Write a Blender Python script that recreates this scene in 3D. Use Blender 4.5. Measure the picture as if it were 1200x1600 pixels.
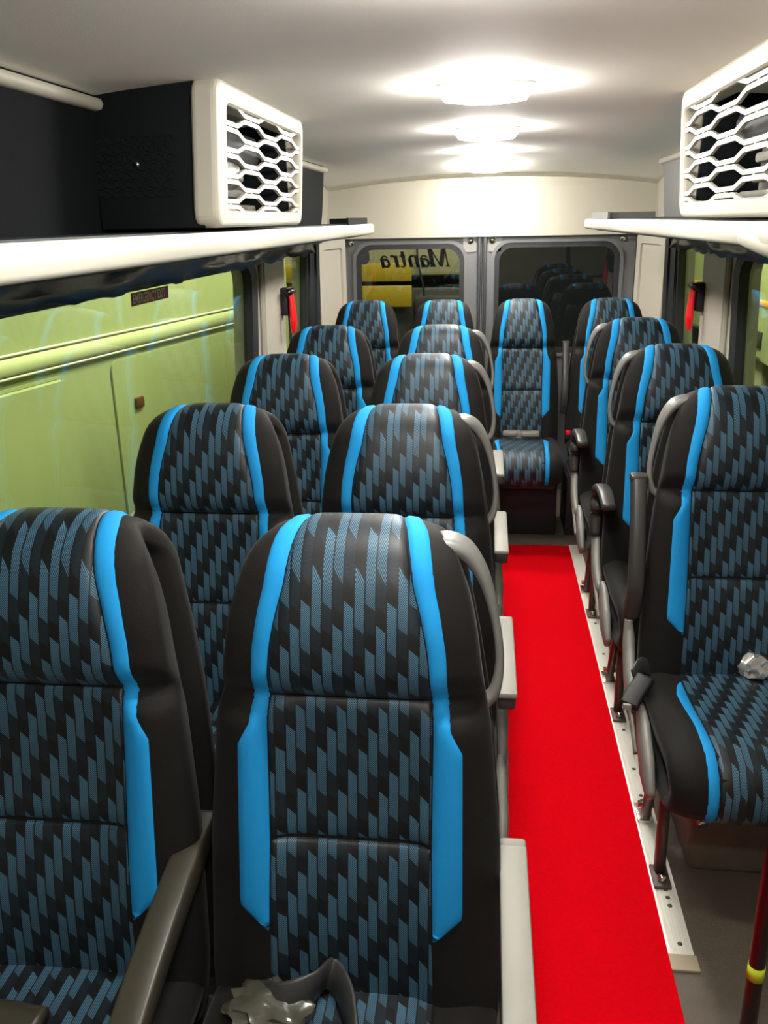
import bpy, bmesh, math, random
from mathutils import Vector, Matrix
random.seed(7)
for o in list(bpy.data.objects): bpy.data.objects.remove(o)
scene = bpy.context.scene
C = scene.collection

# ------------------------------------------------------------------ camera
FPX, CX, CY, CAMZ = 1350.0, 600.0, 800.0, 1.5
VPX, VPY, ROLL = 764.0, 340.0, 1.2
def make_camera():
    a = Vector((VPX-CX, VPY-CY, FPX))
    h = Vector((1, -math.tan(math.radians(ROLL)), 0))
    n = a.cross(h).normalized()
    if n.y < 0: n = -n
    a.normalize()
    right = n.cross(a)
    # image axes (x right, y down, z forward) expressed in world axes
    M = Matrix((right, a, -n))            # rows: world X, Y, Z in camera axes
    cx, cy, cz = M.col[0], M.col[1], M.col[2]
    rot = Matrix((cx, -cy, -cz)).transposed()
    cd = bpy.data.cameras.new('camera'); co = bpy.data.objects.new('camera', cd); C.objects.link(co)
    cd.sensor_fit = 'VERTICAL'; cd.sensor_height = 24; cd.sensor_width = 18
    cd.lens = FPX/1600*24; cd.clip_start = 0.02
    co.matrix_world = Matrix.Translation((0, 0, CAMZ)) @ rot.to_4x4()
    scene.camera = co
make_camera()
# ------------------------------------------------------------------ world, added outdoor fill lights, exposure
w = bpy.data.worlds.new('night'); scene.world = w; w.use_nodes = True
w.node_tree.nodes['Background'].inputs[0].default_value = (0.9, 0.95, 1.0, 1)
w.node_tree.nodes['Background'].inputs[1].default_value = 0.03
scene.view_settings.view_transform = 'Standard'
scene.view_settings.look = 'None'
scene.view_settings.exposure = 0.45
scene.view_settings.gamma = 1.0
scene.view_settings.use_curve_mapping = False
LAMP = 160.0
def area(name, loc, target, sx, sy, power, col):
    d = bpy.data.lights.new(name, 'AREA'); d.shape = 'RECTANGLE'; d.size = sx; d.size_y = sy; d.energy = power; d.color = col
    o = bpy.data.objects.new(name, d); C.objects.link(o); o.location = loc
    o.rotation_euler = (Vector(target)-Vector(loc)).to_track_quat('-Z', 'Y').to_euler()
area('outdoor_fill', (-0.6, 2.8, 4.2), (-1.7, 3.4, 0.5), 1.0, 3.0, 130, (1.0, 0.98, 0.86))  # added fill lights brighten the parked vehicles, no visible source
area('outdoor_fill', (0.6, 5.0, 4.2), (1.6, 5.2, 0.8), 1.0, 2.0, 680, (1.0, 0.97, 0.85))
area('outdoor_fill', (-0.8, 5.9, 3.6), (-0.6, 7.2, 0.8), 1.0, 0.6, 18, (1.0, 0.97, 0.85))

# ------------------------------------------------------------------ materials
MAT = {}
def new_mat(name):
    m = bpy.data.materials.new(name); m.use_nodes = True; MAT[name] = m
    return m, m.node_tree, m.node_tree.nodes['Principled BSDF']
def solid(name, col, rough=0.5, metal=0.0, var=0.0, vscale=20, bump=0.0, bscale=200, sheen=0.0, coat=0.0, spec=0.5):
    m, nt, b = new_mat(name)
    b.inputs['Base Color'].default_value = (*col, 1); b.inputs['Roughness'].default_value = rough
    b.inputs['Metallic'].default_value = metal; b.inputs['Sheen Weight'].default_value = sheen
    b.inputs['Coat Weight'].default_value = coat; b.inputs['Specular IOR Level'].default_value = spec
    tc = nt.nodes.new('ShaderNodeTexCoord')
    n = nt.nodes.new('ShaderNodeTexNoise'); n.inputs['Scale'].default_value = vscale; n.inputs['Detail'].default_value = 4
    nt.links.new(tc.outputs['Object'], n.inputs['Vector'])
    if var > 0:
        r = nt.nodes.new('ShaderNodeMix'); r.data_type = 'RGBA'
        r.inputs['A'].default_value = (*[c*(1-var) for c in col], 1); r.inputs['B'].default_value = (*[min(1, c*(1+var)) for c in col], 1)
        nt.links.new(n.outputs['Fac'], r.inputs['Factor']); nt.links.new(r.outputs['Result'], b.inputs['Base Color'])
    if bump > 0:
        n2 = nt.nodes.new('ShaderNodeTexNoise'); n2.inputs['Scale'].default_value = bscale; n2.inputs['Detail'].default_value = 3
        nt.links.new(tc.outputs['Object'], n2.inputs['Vector'])
        bp = nt.nodes.new('ShaderNodeBump'); bp.inputs['Strength'].default_value = bump; bp.inputs['Distance'].default_value = 0.002
        nt.links.new(n2.outputs['Fac'], bp.inputs['Height']); nt.links.new(bp.outputs['Normal'], b.inputs['Normal'])
    return m
def pattern_fabric():
    m, nt, b = new_mat('pattern')
    L = nt.links
    def math_(op, a, bb=None, c=None):
        n = nt.nodes.new('ShaderNodeMath'); n.operation = op
        for i, v in enumerate((a, bb, c)):
            if v is None: continue
            if isinstance(v, (int, float)): n.inputs[i].default_value = v
            else: L.new(v, n.inputs[i])
        return n.outputs[0]
    uv = nt.nodes.new('ShaderNodeUVMap'); sp = nt.nodes.new('ShaderNodeSeparateXYZ'); L.new(uv.outputs[0], sp.inputs[0])
    U, V = sp.outputs[0], sp.outputs[1]
    W, STEP, PER = 0.0140, 0.0300, 0.1200
    uc = math_('ADD', math_('DIVIDE', U, W), 100.35)
    col = math_('FLOOR', uc); fu = math_('FRACT', uc)
    # position down a column, 0 at the tip of each bar; tips rise by STEP per column, the tip edge slants
    ph = math_('SUBTRACT', math_('MULTIPLY', col, STEP), V)
    ph = math_('SUBTRACT', ph, math_('MULTIPLY', fu, 0.011))
    q = math_('FRACT', math_('ADD', math_('DIVIDE', ph, PER), 50.0))
    gap = math_('MULTIPLY', math_('GREATER_THAN', fu, 0.10), math_('LESS_THAN', fu, 0.96))
    bright = math_('MULTIPLY', math_('LESS_THAN', q, 0.52), gap)
    dim = math_('MULTIPLY', math_('MULTIPLY', math_('GREATER_THAN', q, 0.52), math_('LESS_THAN', q, 0.80)), gap)
    fade = math_('SUBTRACT', 1.0, math_('MULTIPLY', q, 0.75))
    bright = math_('MULTIPLY', bright, fade)
    DS = 2*math.pi/0.0030
    dots = math_('MULTIPLY', math_('SINE', math_('MULTIPLY', U, DS)), math_('SINE', math_('MULTIPLY', V, DS)))
    dots = math_('MULTIPLY_ADD', dots, 0.95, 0.55)
    f = math_('MULTIPLY', math_('ADD', bright, math_('MULTIPLY', dim, 0.07)), dots)
    ramp = nt.nodes.new('ShaderNodeMix'); ramp.data_type = 'RGBA'
    ramp.inputs['A'].default_value = (0.0022, 0.003, 0.0038, 1); ramp.inputs['B'].default_value = (0.066, 0.168, 0.255, 1)
    L.new(f, ramp.inputs['Factor']); L.new(ramp.outputs['Result'], b.inputs['Base Color'])
    b.inputs['Roughness'].default_value = 0.5; b.inputs['Sheen Weight'].default_value = 0.02; b.inputs['Specular IOR Level'].default_value = 0.35
    return m
pattern_fabric()
solid('black_fabric', (0.0062, 0.0053, 0.0042), 0.7, var=0.15, bump=0.25, bscale=500, sheen=0.04, spec=0.17)
solid('blue_fabric', (0.008, 0.24, 0.56), 0.8, var=0.06, bump=0.12, bscale=600, spec=0.25)
solid('grey_plastic', (0.20, 0.195, 0.18), 0.42)
solid('handle_grey', (0.13, 0.127, 0.118), 0.4)
solid('arm_top', (0.23, 0.22, 0.19), 0.5)
solid('dark_plastic', (0.035, 0.033, 0.030), 0.38)
solid('warm_lit_plastic', (0.032, 0.027, 0.017), 0.42)  # dark plastic with warm light tinted into its base colour
solid('brown_metal', (0.06, 0.045, 0.036), 0.45)
solid('chrome', (0.7, 0.68, 0.62), 0.22, metal=1.0)
solid('rear_panel', (0.40, 0.375, 0.30), 0.6, var=0.03, vscale=3)
solid('cream', (0.47, 0.44, 0.365), 0.45, var=0.03, vscale=3)
solid('white_trim', (0.56, 0.535, 0.45), 0.4)
solid('headliner', (0.88, 0.86, 0.80), 0.8, var=0.03, vscale=4, bump=0.1, bscale=300)
solid('door_grey', (0.11, 0.11, 0.113), 0.5, var=0.08, vscale=6)
solid('rubber', (0.010, 0.012, 0.014), 0.5)
solid('navy_dark', (0.006, 0.011, 0.016), 0.55, bump=0.2, bscale=60)
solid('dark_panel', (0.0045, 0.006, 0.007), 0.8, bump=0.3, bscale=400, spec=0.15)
solid('film', (0.012, 0.018, 0.025), 0.3, bump=0.4, bscale=25)
solid('carpet_red', (0.66, 0.0, 0.005), 0.95, var=0.12, vscale=120, bump=0.8, bscale=700, spec=0.05)
solid('vinyl', (0.10, 0.080, 0.060), 0.55, var=0.2, vscale=30, bump=0.6, bscale=260)
solid('aluminium', (0.72, 0.70, 0.62), 0.42, metal=0.2)
solid('tan_cap', (0.33, 0.28, 0.19), 0.5)
solid('red_plastic', (0.80, 0.005, 0.012), 0.35)
solid('dark_red', (0.014, 0.0035, 0.004), 0.3)
solid('lime', (0.52, 0.66, 0.02), 0.5)
solid('green_paint', (0.44, 0.49, 0.21), 0.35, var=0.10, vscale=1.2)
solid('green_body', (0.33, 0.37, 0.17), 0.35, var=0.14, vscale=1.2)
solid('green_light', (0.55, 0.60, 0.32), 0.3)
solid('orange', (0.70, 0.30, 0.01), 0.4)
solid('brown_lens', (0.10, 0.035, 0.010), 0.3)
solid('olive_paint', (0.30, 0.28, 0.17), 0.5, var=0.1, vscale=2)
solid('yellow_paint', (0.30, 0.205, 0.008), 0.5, var=0.1, vscale=3)
solid('asphalt', (0.03, 0.03, 0.03), 0.9, var=0.2)
solid('black', (0.006, 0.006, 0.007), 0.6)
solid('coil', (0.30, 0.29, 0.26), 0.45, var=0.5, vscale=14)
solid('belt', (0.03, 0.03, 0.028), 0.45, bump=0.3, bscale=300)
solid('belt_grey', (0.24, 0.22, 0.19), 0.4, var=0.2, vscale=40)
solid('wrap', (0.6, 0.59, 0.55), 0.15, metal=0.7, bump=0.8, bscale=60, coat=1.0)
solid('wrap_dark', (0.055, 0.052, 0.038), 0.16, bump=0.5, bscale=40, coat=1.0)
solid('sticker_red', (0.36, 0.05, 0.03), 0.5)
solid('sticker_cream', (0.75, 0.70, 0.45), 0.5)
def glass(name, tint, ior=1.5):
    m = bpy.data.materials.new(name); m.use_nodes = True; MAT[name] = m
    nt = m.node_tree; nt.nodes.clear()
    out = nt.nodes.new('ShaderNodeOutputMaterial'); mix = nt.nodes.new('ShaderNodeMixShader')
    ge = nt.nodes.new('ShaderNodeNewGeometry'); dt = nt.nodes.new('ShaderNodeVectorMath'); dt.operation = 'DOT_PRODUCT'
    nt.links.new(ge.outputs['Incoming'], dt.inputs[0]); nt.links.new(ge.outputs['Normal'], dt.inputs[1])
    prev = dt.outputs['Value']
    for op, v in (('ABSOLUTE', None), ('SUBTRACT', 1.0), ('POWER', 5.0), ('MULTIPLY_ADD', None)):   # Schlick reflectance, same from both sides of the pane
        mm = nt.nodes.new('ShaderNodeMath'); mm.operation = op
        if op == 'SUBTRACT': mm.inputs[0].default_value = v; nt.links.new(prev, mm.inputs[1])
        else:
            nt.links.new(prev, mm.inputs[0])
            if op == 'POWER': mm.inputs[1].default_value = v
            if op == 'MULTIPLY_ADD': mm.inputs[1].default_value = 0.93; mm.inputs[2].default_value = 0.07
        prev = mm.outputs[0]
    t = nt.nodes.new('ShaderNodeBsdfTransparent'); t.inputs[0].default_value = (*tint, 1)
    g = nt.nodes.new('ShaderNodeBsdfGlossy'); g.inputs['Roughness'].default_value = 0.02
    nt.links.new(prev, mix.inputs[0]); nt.links.new(t.outputs[0], mix.inputs[1]); nt.links.new(g.outputs[0], mix.inputs[2])
    nt.links.new(mix.outputs[0], out.inputs[0])
glass('glass_side', (0.88, 0.94, 0.82)); glass('glass_rear', (0.52, 0.54, 0.49))
m, nt, b = new_mat('lamp_glow')
b.inputs['Base Color'].default_value = (0.9, 0.9, 0.9, 1); b.inputs['Emission Color'].default_value = (1.0, 0.965, 0.90, 1); b.inputs['Emission Strength'].default_value = LAMP

# ------------------------------------------------------------------ helpers
def mesh(name, verts, faces, uvs=None, smooth=False):
    me = bpy.data.meshes.new(name); me.from_pydata([tuple(v) for v in verts], [], faces)
    if uvs:
        l = me.uv_layers.new(name='UVMap')
        for lp in me.loops: l.data[lp.index].uv = uvs[lp.vertex_index]
    bm = bmesh.new(); bm.from_mesh(me); bmesh.ops.recalc_face_normals(bm, faces=bm.faces); bm.to_mesh(me); bm.free()
    if smooth: me.polygons.foreach_set('use_smooth', [True]*len(me.polygons))
    me.update(); return me
def link(name, me, mat=None, parent=None, loc=None):
    if mat and not me.materials: me.materials.append(MAT[mat])
    o = bpy.data.objects.new(name, me); C.objects.link(o)
    if parent: o.parent = parent
    if loc: o.location = loc
    return o
def empty(name, loc): 
    o = bpy.data.objects.new(name, None); C.objects.link(o); o.location = loc; o.empty_display_size = 0.1; return o
def tag(o, label=None, cat=None, group=None, kind=None):
    if label: o['label'] = label
    if cat: o['category'] = cat
    if group: o['group'] = group
    if kind: o['kind'] = kind
    return o
def structure(o, label, cat): return tag(o, label, cat, kind='structure')
def bm_mesh(name, bm, smooth=True, angle=0.7):
    me = bpy.data.meshes.new(name); bm.normal_update()
    for e in bm.edges:
        if len(e.link_faces) == 2 and e.calc_face_angle(0) > angle: e.smooth = False
    for f in bm.faces: f.smooth = smooth
    bm.to_mesh(me); bm.free(); return me
def rbox(name, lo, hi, bev=0.004, seg=2):
    bm = bmesh.new(); bmesh.ops.create_cube(bm, size=1)
    for v in bm.verts:
        for i in range(3): v.co[i] = lo[i] if v.co[i] < 0 else hi[i]
    if bev > 0: bmesh.ops.bevel(bm, geom=list(bm.edges), offset=bev, segments=seg, affect='EDGES', profile=0.5)
    return bm_mesh(name, bm)
def spline(pts, n=6):
    P = [Vector(p) for p in pts]; out = []
    for i in range(len(P)-1):
        p0 = P[max(i-1, 0)]; p1 = P[i]; p2 = P[i+1]; p3 = P[min(i+2, len(P)-1)]
        for k in range(n):
            t = k/n
            out.append(0.5*((2*p1)+(p2-p0)*t+(2*p0-5*p1+4*p2-p3)*t*t+(3*p1-p0-3*p2+p3)*t**3))
    out.append(P[-1]); return out
def tube(name, pts, rad, rad2=None, up=(0, 0, 1), seg=10, sm=6, ee=2.0):
    """swept (super)elliptic section; rad across, rad2 along 'up'-ish; radii may be lists per control point"""
    n0 = len(pts); P = spline(pts, sm) if sm > 1 else [Vector(p) for p in pts]
    def rr(r, i):
        if not isinstance(r, (list, tuple)): return r
        f = i/(len(P)-1)*(n0-1); k = min(int(f), n0-2); return r[k]+(r[k+1]-r[k])*(f-k)
    rad2 = rad if rad2 is None else rad2
    V = []; F = []; up = Vector(up)
    for i, p in enumerate(P):
        t = (P[min(i+1, len(P)-1)]-P[max(i-1, 0)]).normalized()
        s = t.cross(up)
        if s.length < 1e-3: s = t.cross(Vector((0, 1, 0.01)))
        s.normalize(); u = s.cross(t)
        for k in range(seg):
            a = 2*math.pi*k/seg; c, d = math.cos(a), math.sin(a)
            c = math.copysign(abs(c)**(2/ee), c); d = math.copysign(abs(d)**(2/ee), d)
            V.append(p+s*c*rr(rad, i)+u*d*rr(rad2, i))
    for i in range(len(P)-1):
        for k in range(seg): F.append((i*seg+k, i*seg+(k+1) % seg, (i+1)*seg+(k+1) % seg, (i+1)*seg+k))
    F.append(tuple(range(seg))); F.append(tuple((len(P)-1)*seg+k for k in range(seg)))
    return mesh(name, V, F, smooth=True)
def rrect(u0, u1, v0, v1, r, n=5):
    pts = []
    for (cu, cv, a0) in ((u1-r, v1-r, 0), (u0+r, v1-r, 90), (u0+r, v0+r, 180), (u1-r, v0+r, 270)):
        for k in range(n+1):
            a = math.radians(a0+90*k/n); pts.append((cu+r*math.cos(a), cv+r*math.sin(a)))
    return pts
def ring(name, outer, inner, d0, d1, mp, smooth=False):
    n = len(outer); V = []; F = []
    for d in (d0, d1):
        V += [mp(u, v, d) for u, v in outer]; V += [mp(u, v, d) for u, v in inner]
    for k in range(n):
        j = (k+1) % n
        F += [(k, j, n+j, n+k), (2*n+k, 2*n+j, 3*n+j, 3*n+k), (k, j, 2*n+j, 2*n+k), (n+k, n+j, 3*n+j, 3*n+k)]
    return mesh(name, V, F, smooth=smooth)
def slab(name, poly, d0, d1, mp, bev=0.0, seg=2):
    bm = bmesh.new(); n = len(poly)
    a = [bm.verts.new(mp(u, v, d0)) for u, v in poly]; b_ = [bm.verts.new(mp(u, v, d1)) for u, v in poly]
    bm.faces.new(a); bm.faces.new(b_)
    for k in range(n): bm.faces.new((a[k], a[(k+1) % n], b_[(k+1) % n], b_[k]))
    bmesh.ops.recalc_face_normals(bm, faces=bm.faces)
    if bev > 0: bmesh.ops.bevel(bm, geom=[e for e in bm.edges if e.calc_face_angle(0) > 0.6], offset=bev, segments=seg, affect='EDGES')
    return bm_mesh(name, bm)
def ribbon(name, pts, hw, d0, d1, mp):
    """flat bar of half-width hw following 2D points, extruded d0..d1"""
    A, B = [], []
    for i, (u, v) in enumerate(pts):
        pu, pv = pts[max(i-1, 0)]; nu, nv = pts[min(i+1, len(pts)-1)]
        l = math.hypot(nu-pu, nv-pv); A.append((u-(nv-pv)/l*hw, v+(nu-pu)/l*hw)); B.append((u+(nv-pv)/l*hw, v-(nu-pu)/l*hw))
    n = len(pts); V = [mp(u, v, d) for d in (d0, d1) for (u, v) in A+B]; F = []
    for i in range(n-1):
        F += [(i, i+1, n+i+1, n+i), (2*n+i, 2*n+i+1, 3*n+i+1, 3*n+i), (i, i+1, 2*n+i+1, 2*n+i), (n+i, n+i+1, 3*n+i+1, 3*n+i)]
    F += [(0, n, 3*n, 2*n), (n-1, 2*n-1, 4*n-1, 3*n-1)]
    return mesh(name, V, F)
def cyl(name, p0, p1, r, seg=12): return tube(name, [p0, p1], r, seg=seg, sm=1, up=(0.3, 0.9, 0.31))
def table(T):
    def f(t):
        if t <= T[0][0]: return T[0][1]
        for (a, va), (b_, vb) in zip(T, T[1:]):
            if t <= b_:
                k = (t-a)/(b_-a); return va+(vb-va)*k
        return T[-1][1]
    return f
def stable(T):           # smoothed table
    g = table(T)
    return lambda t: (g(t-0.018)+2*g(t-0.009)+2*g(t)+2*g(t+0.009)+g(t+0.018))/8

# ------------------------------------------------------------------ setting: floor, ceiling, walls
YB = 4.87         # rear door plane
structure(link('floor', rbox('floor', (-0.92, -1.3, -0.06), (0.92, YB+0.03, 0.0), 0), 'vinyl'), 'dark brown grained vinyl floor of the van', 'floor')
def ceil_z(x, y):
    z = 1.764-0.026*(abs(x)/0.62)**2.2
    if y > 4.15: z -= 0.07*((y-4.15)/0.72)**2
    return z
def make_ceiling():
    xs = [-0.9+1.8*i/24 for i in range(25)]; ys = [-1.3+(YB+1.3)*j/40 for j in range(41)]
    V = [(x, y, ceil_z(x, y)) for y in ys for x in xs]+[(x, y, ceil_z(x, y)+0.03) for y in ys for x in xs]
    F = []; n = 25; m_ = len(ys)*n
    for j in range(40):
        for i in range(24):
            a = j*n+i; F += [(a, a+1, a+n+1, a+n), (m_+a, m_+a+1, m_+a+n+1, m_+a+n)]
    for j in range(40): F += [(j*n, (j+1)*n, m_+(j+1)*n, m_+j*n), (j*n+24, (j+1)*n+24, m_+(j+1)*n+24, m_+j*n+24)]
    for i in range(24): F += [(i, i+1, m_+i+1, m_+i), (40*n+i, 40*n+i+1, m_+40*n+i+1, m_+40*n+i)]
    o = link('ceiling', mesh('ceiling', V, F, smooth=True), 'headliner')
    structure(o, 'cream arched headliner ceiling with lamps down its middle', 'ceiling')
make_ceiling()
structure(link('wall_front', rbox('wall_front', (-0.92, -1.33, 0), (0.92, -1.3, 1.8), 0), 'cream'), 'cream wall added behind the viewpoint to bounce light', 'wall')  # unseen wall added to bounce light back into the cabin

W1 = dict(y0=-0.35, y1=3.16, z0=0.76, z1=1.355)
W2 = dict(y0=3.66, y1=4.16, z0=0.76, z1=1.40)
def wallx(s, z, d): return s*(0.888-max(0, z-0.76)*0.05+d)
def make_side(s, side):
    mp = lambda u, v, d: (wallx(s, v, d), u, v)
    root = empty('wall_'+side, (0, 0, 0))
    structure(root, 'cream side wall with windows on the '+side+' side of the van', 'wall')
    o1 = rrect(-1.3, 3.42, 0.0, 1.43, 0.001); i1 = rrect(W1['y0'], W1['y1'], W1['z0'], W1['z1'], 0.07)
    link('window_panel', ring('window_panel', o1, i1, 0.0, 0.06, mp), 'cream', root)
    o2 = rrect(3.42, 4.44, 0.0, 1.43, 0.001); i2 = rrect(W2['y0'], W2['y1'], W2['z0'], W2['z1'], 0.05)
    link('window_panel', ring('window_panel', o2, i2, 0.0, 0.06, mp), 'cream', root)
    # raised pillar cover between the windows
    link('pillar_cover', slab('pillar_cover', rrect(3.29, 3.63, 0.1, 1.43, 0.02, 2), -0.022, 0.0, mp, 0.006), 'cream', root)
    # dark band between window tops and shelf
    link('header_band', slab('header_band', [(-1.3, 1.362), (4.46, 1.395), (4.46, 1.46), (-1.3, 1.46)], -0.03, 0.05, mp), 'navy_dark', root)
    # dark upright behind the rear side window
    link('seal_strip', slab('seal_strip', rrect(4.18, 4.44, 0.2, 1.40, 0.01, 2), -0.02, 0.0, mp, 0.005), 'rubber', root)
    link('seal_rib', slab('seal_rib', rrect(4.30, 4.335, 0.2, 1.40, 0.005, 2), -0.03, -0.02, mp), 'navy_dark', root)
    # corner pillar, angled to the rear doors
    def mpc(u, v, d): return (s*(0.862-0.085*u-d*0.98), 4.44+(YB-4.44)*u-d*0.2, v)
    link('corner_pillar', slab('corner_pillar', [(0, 0), (1, 0), (1, 1.42), (0, 1.42)], -0.03, 0.0, mpc), 'cream', root)
    link('corner_moulding', ring('corner_moulding', rrect(0.06, 0.94, 0.1, 1.405, 0.03), rrect(0.2, 0.82, 0.14, 1.36, 0.03), 0.0, 0.012, mpc), 'cream', root)
    # upper wall above shelf
    def mpu(u, v, d): return (s*(0.745-0.02*(v-1.48)/0.25+d), u, v)
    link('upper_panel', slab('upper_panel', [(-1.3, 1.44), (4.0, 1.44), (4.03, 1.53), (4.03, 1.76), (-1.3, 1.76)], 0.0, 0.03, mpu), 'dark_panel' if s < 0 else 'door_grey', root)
    link('upper_moulding', tube('upper_moulding', [(s*0.735, -1.3, 1.712), (s*0.735, 1.5, 1.712), (s*0.735, 4.05, 1.712)], 0.026, 0.012, sm=1, ee=3), 'cream', root)
    link('upper_rear_panel', slab('upper_rear_panel', [(3.9, 1.40), (YB, 1.40), (YB, 1.76), (3.9, 1.76)], 0.12, 0.15, mpu), 'cream', root)
    # window 1 and window 2
    for k, W, r, lab in ((1, W1, 0.07, 'large tinted side window'), (2, W2, 0.05, 'narrow rear side window')):
        num = k if s < 0 else k+2
        we = structure(empty('window_%d' % num, (0, 0, 0)), lab+' on the '+side+' side, black rubber frame', 'window')
        fr = 0.045 if k == 1 else 0.03
        link('window_frame', ring('window_frame', rrect(W['y0']-fr, W['y1']+fr*1.6, W['z0']-0.03, W['z1']+0.02, r+0.03), rrect(W['y0']+0.008, W['y1']-0.008, W['z0']+0.012, W['z1']-0.006, r), -0.014, 0.02, mp), 'rubber', we)
        link('window_pane', slab('window_pane', rrect(W['y0'], W['y1'], W['z0'], W['z1'], r, 3), 0.008, 0.013, mp), 'glass_side', we)
        if k == 1: link('window_sill', slab('window_sill', [(W['y0'], W['z0']-0.05), (W['y1'], W['z0']-0.05), (W['y1'], W['z0']-0.028), (W['y0'], W['z0']-0.028)], -0.03, 0.0, mp, 0.004), 'cream', we)
make_side(-1, 'left'); make_side(1, 'right')

# vents and bolts in upper panel, right side
for (y, z, ww) in ((3.2, 1.62, 0.30), (3.2, 1.56, 0.30), (2.75, 1.62, 0.3)):
    o = link('panel_slot', ring('panel_slot', rrect(y-ww/2, y+ww/2, z-0.02, z+0.02, 0.018), rrect(y-ww/2+0.02, y+ww/2-0.02, z-0.008, z+0.008, 0.007), 0.0, 0.006, lambda u, v, d: (0.732-d, u, v)), 'door_grey', bpy.data.objects['wall_right'])
link('slot_panel', rbox('slot_panel', (-0.73, 2.45, 1.49), (-0.66, 2.95, 1.64), 0.01), 'cream', bpy.data.objects['wall_left'])
for k in range(4): link('slot', rbox('slot', (-0.662, 2.47, 1.51+k*0.03), (-0.656, 2.93, 1.513+k*0.03), 0), 'rubber', bpy.data.objects['wall_left'])

# rear wall panel above the doors, threshold and doors
mpr = lambda u, v, d: (u, YB-d, v)
def arch_poly():
    top = [(0.9-1.8*i/20, 1.79-0.05*(abs(0.9-1.8*i/20)/0.9)**2) for i in range(21)]
    return [(-0.9, 1.405), (0.9, 1.405)]+top
structure(link('wall_rear', slab('wall_rear', arch_poly(), -0.03, 0.035, mpr), 'rear_panel'), 'cream panel above the rear doors', 'wall')
def make_door(k, x0, x1, side):
    d = structure(empty('door_%d' % k, (0, 0, 0)), 'grey rear door with a rounded window, '+side+' leaf', 'door')
    hx0, hx1 = (x0+0.085, x1-0.105) if k == 1 else (x0+0.075, x1-0.09)
    z0, z1 = 0.80, 1.36
    link('door_panel', ring('door_panel', rrect(x0, x1, 0.0, 1.42, 0.02), rrect(hx0, hx1, z0, z1, 0.085), -0.03, 0.0, mpr), 'door_grey', d)
    link('window_recess', ring('window_recess', rrect(hx0-0.03, hx1+0.03, z0-0.03, z1+0.03, 0.105, 8), rrect(hx0-0.012, hx1+0.012, z0-0.012, z1+0.012, 0.09, 8), 0.0, 0.014, mpr), 'door_grey', d)
    link('window_seal', ring('window_seal', rrect(hx0-0.014, hx1+0.014, z0-0.014, z1+0.014, 0.092, 8), rrect(hx0+0.014, hx1-0.014, z0+0.014, z1-0.014, 0.07, 8), -0.02, 0.008, mpr), 'rubber', d)
    link('window_pane', slab('window_pane', rrect(hx0, hx1, z0, z1, 0.08), -0.02, -0.014, mpr), 'glass_rear', d)
    for bx in ((x0+0.05, x1-0.06) if k == 1 else (x0+0.05, x1-0.07)):
        link('bolt', cyl('bolt', (bx, YB-0.014, 1.385), (bx, YB, 1.385), 0.016), 'chrome', d)
    inner = x1 if k == 1 else x0
    link('meeting_seal', rbox('meeting_seal', (inner-0.022, YB-0.03, 0.02), (inner-0.004, YB, 1.41), 0.005) if k == 1 else rbox('meeting_seal', (inner+0.004, YB-0.03, 0.02), (inner+0.022, YB, 1.41), 0.005), 'rubber', d)
    link('bracket', slab('bracket', rrect(inner-0.10 if k == 1 else inner+0.03, inner-0.03 if k == 1 else inner+0.10, 1.325, 1.405, 0.012), 0.0, 0.008, mpr, 0.002), 'grey_plastic', d)
    return d, hx0, hx1
d1, h0, h1 = make_door(1, -0.79, -0.035, 'left')
d2, h2, h3 = make_door(2, -0.03, 0.77, 'right')
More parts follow.
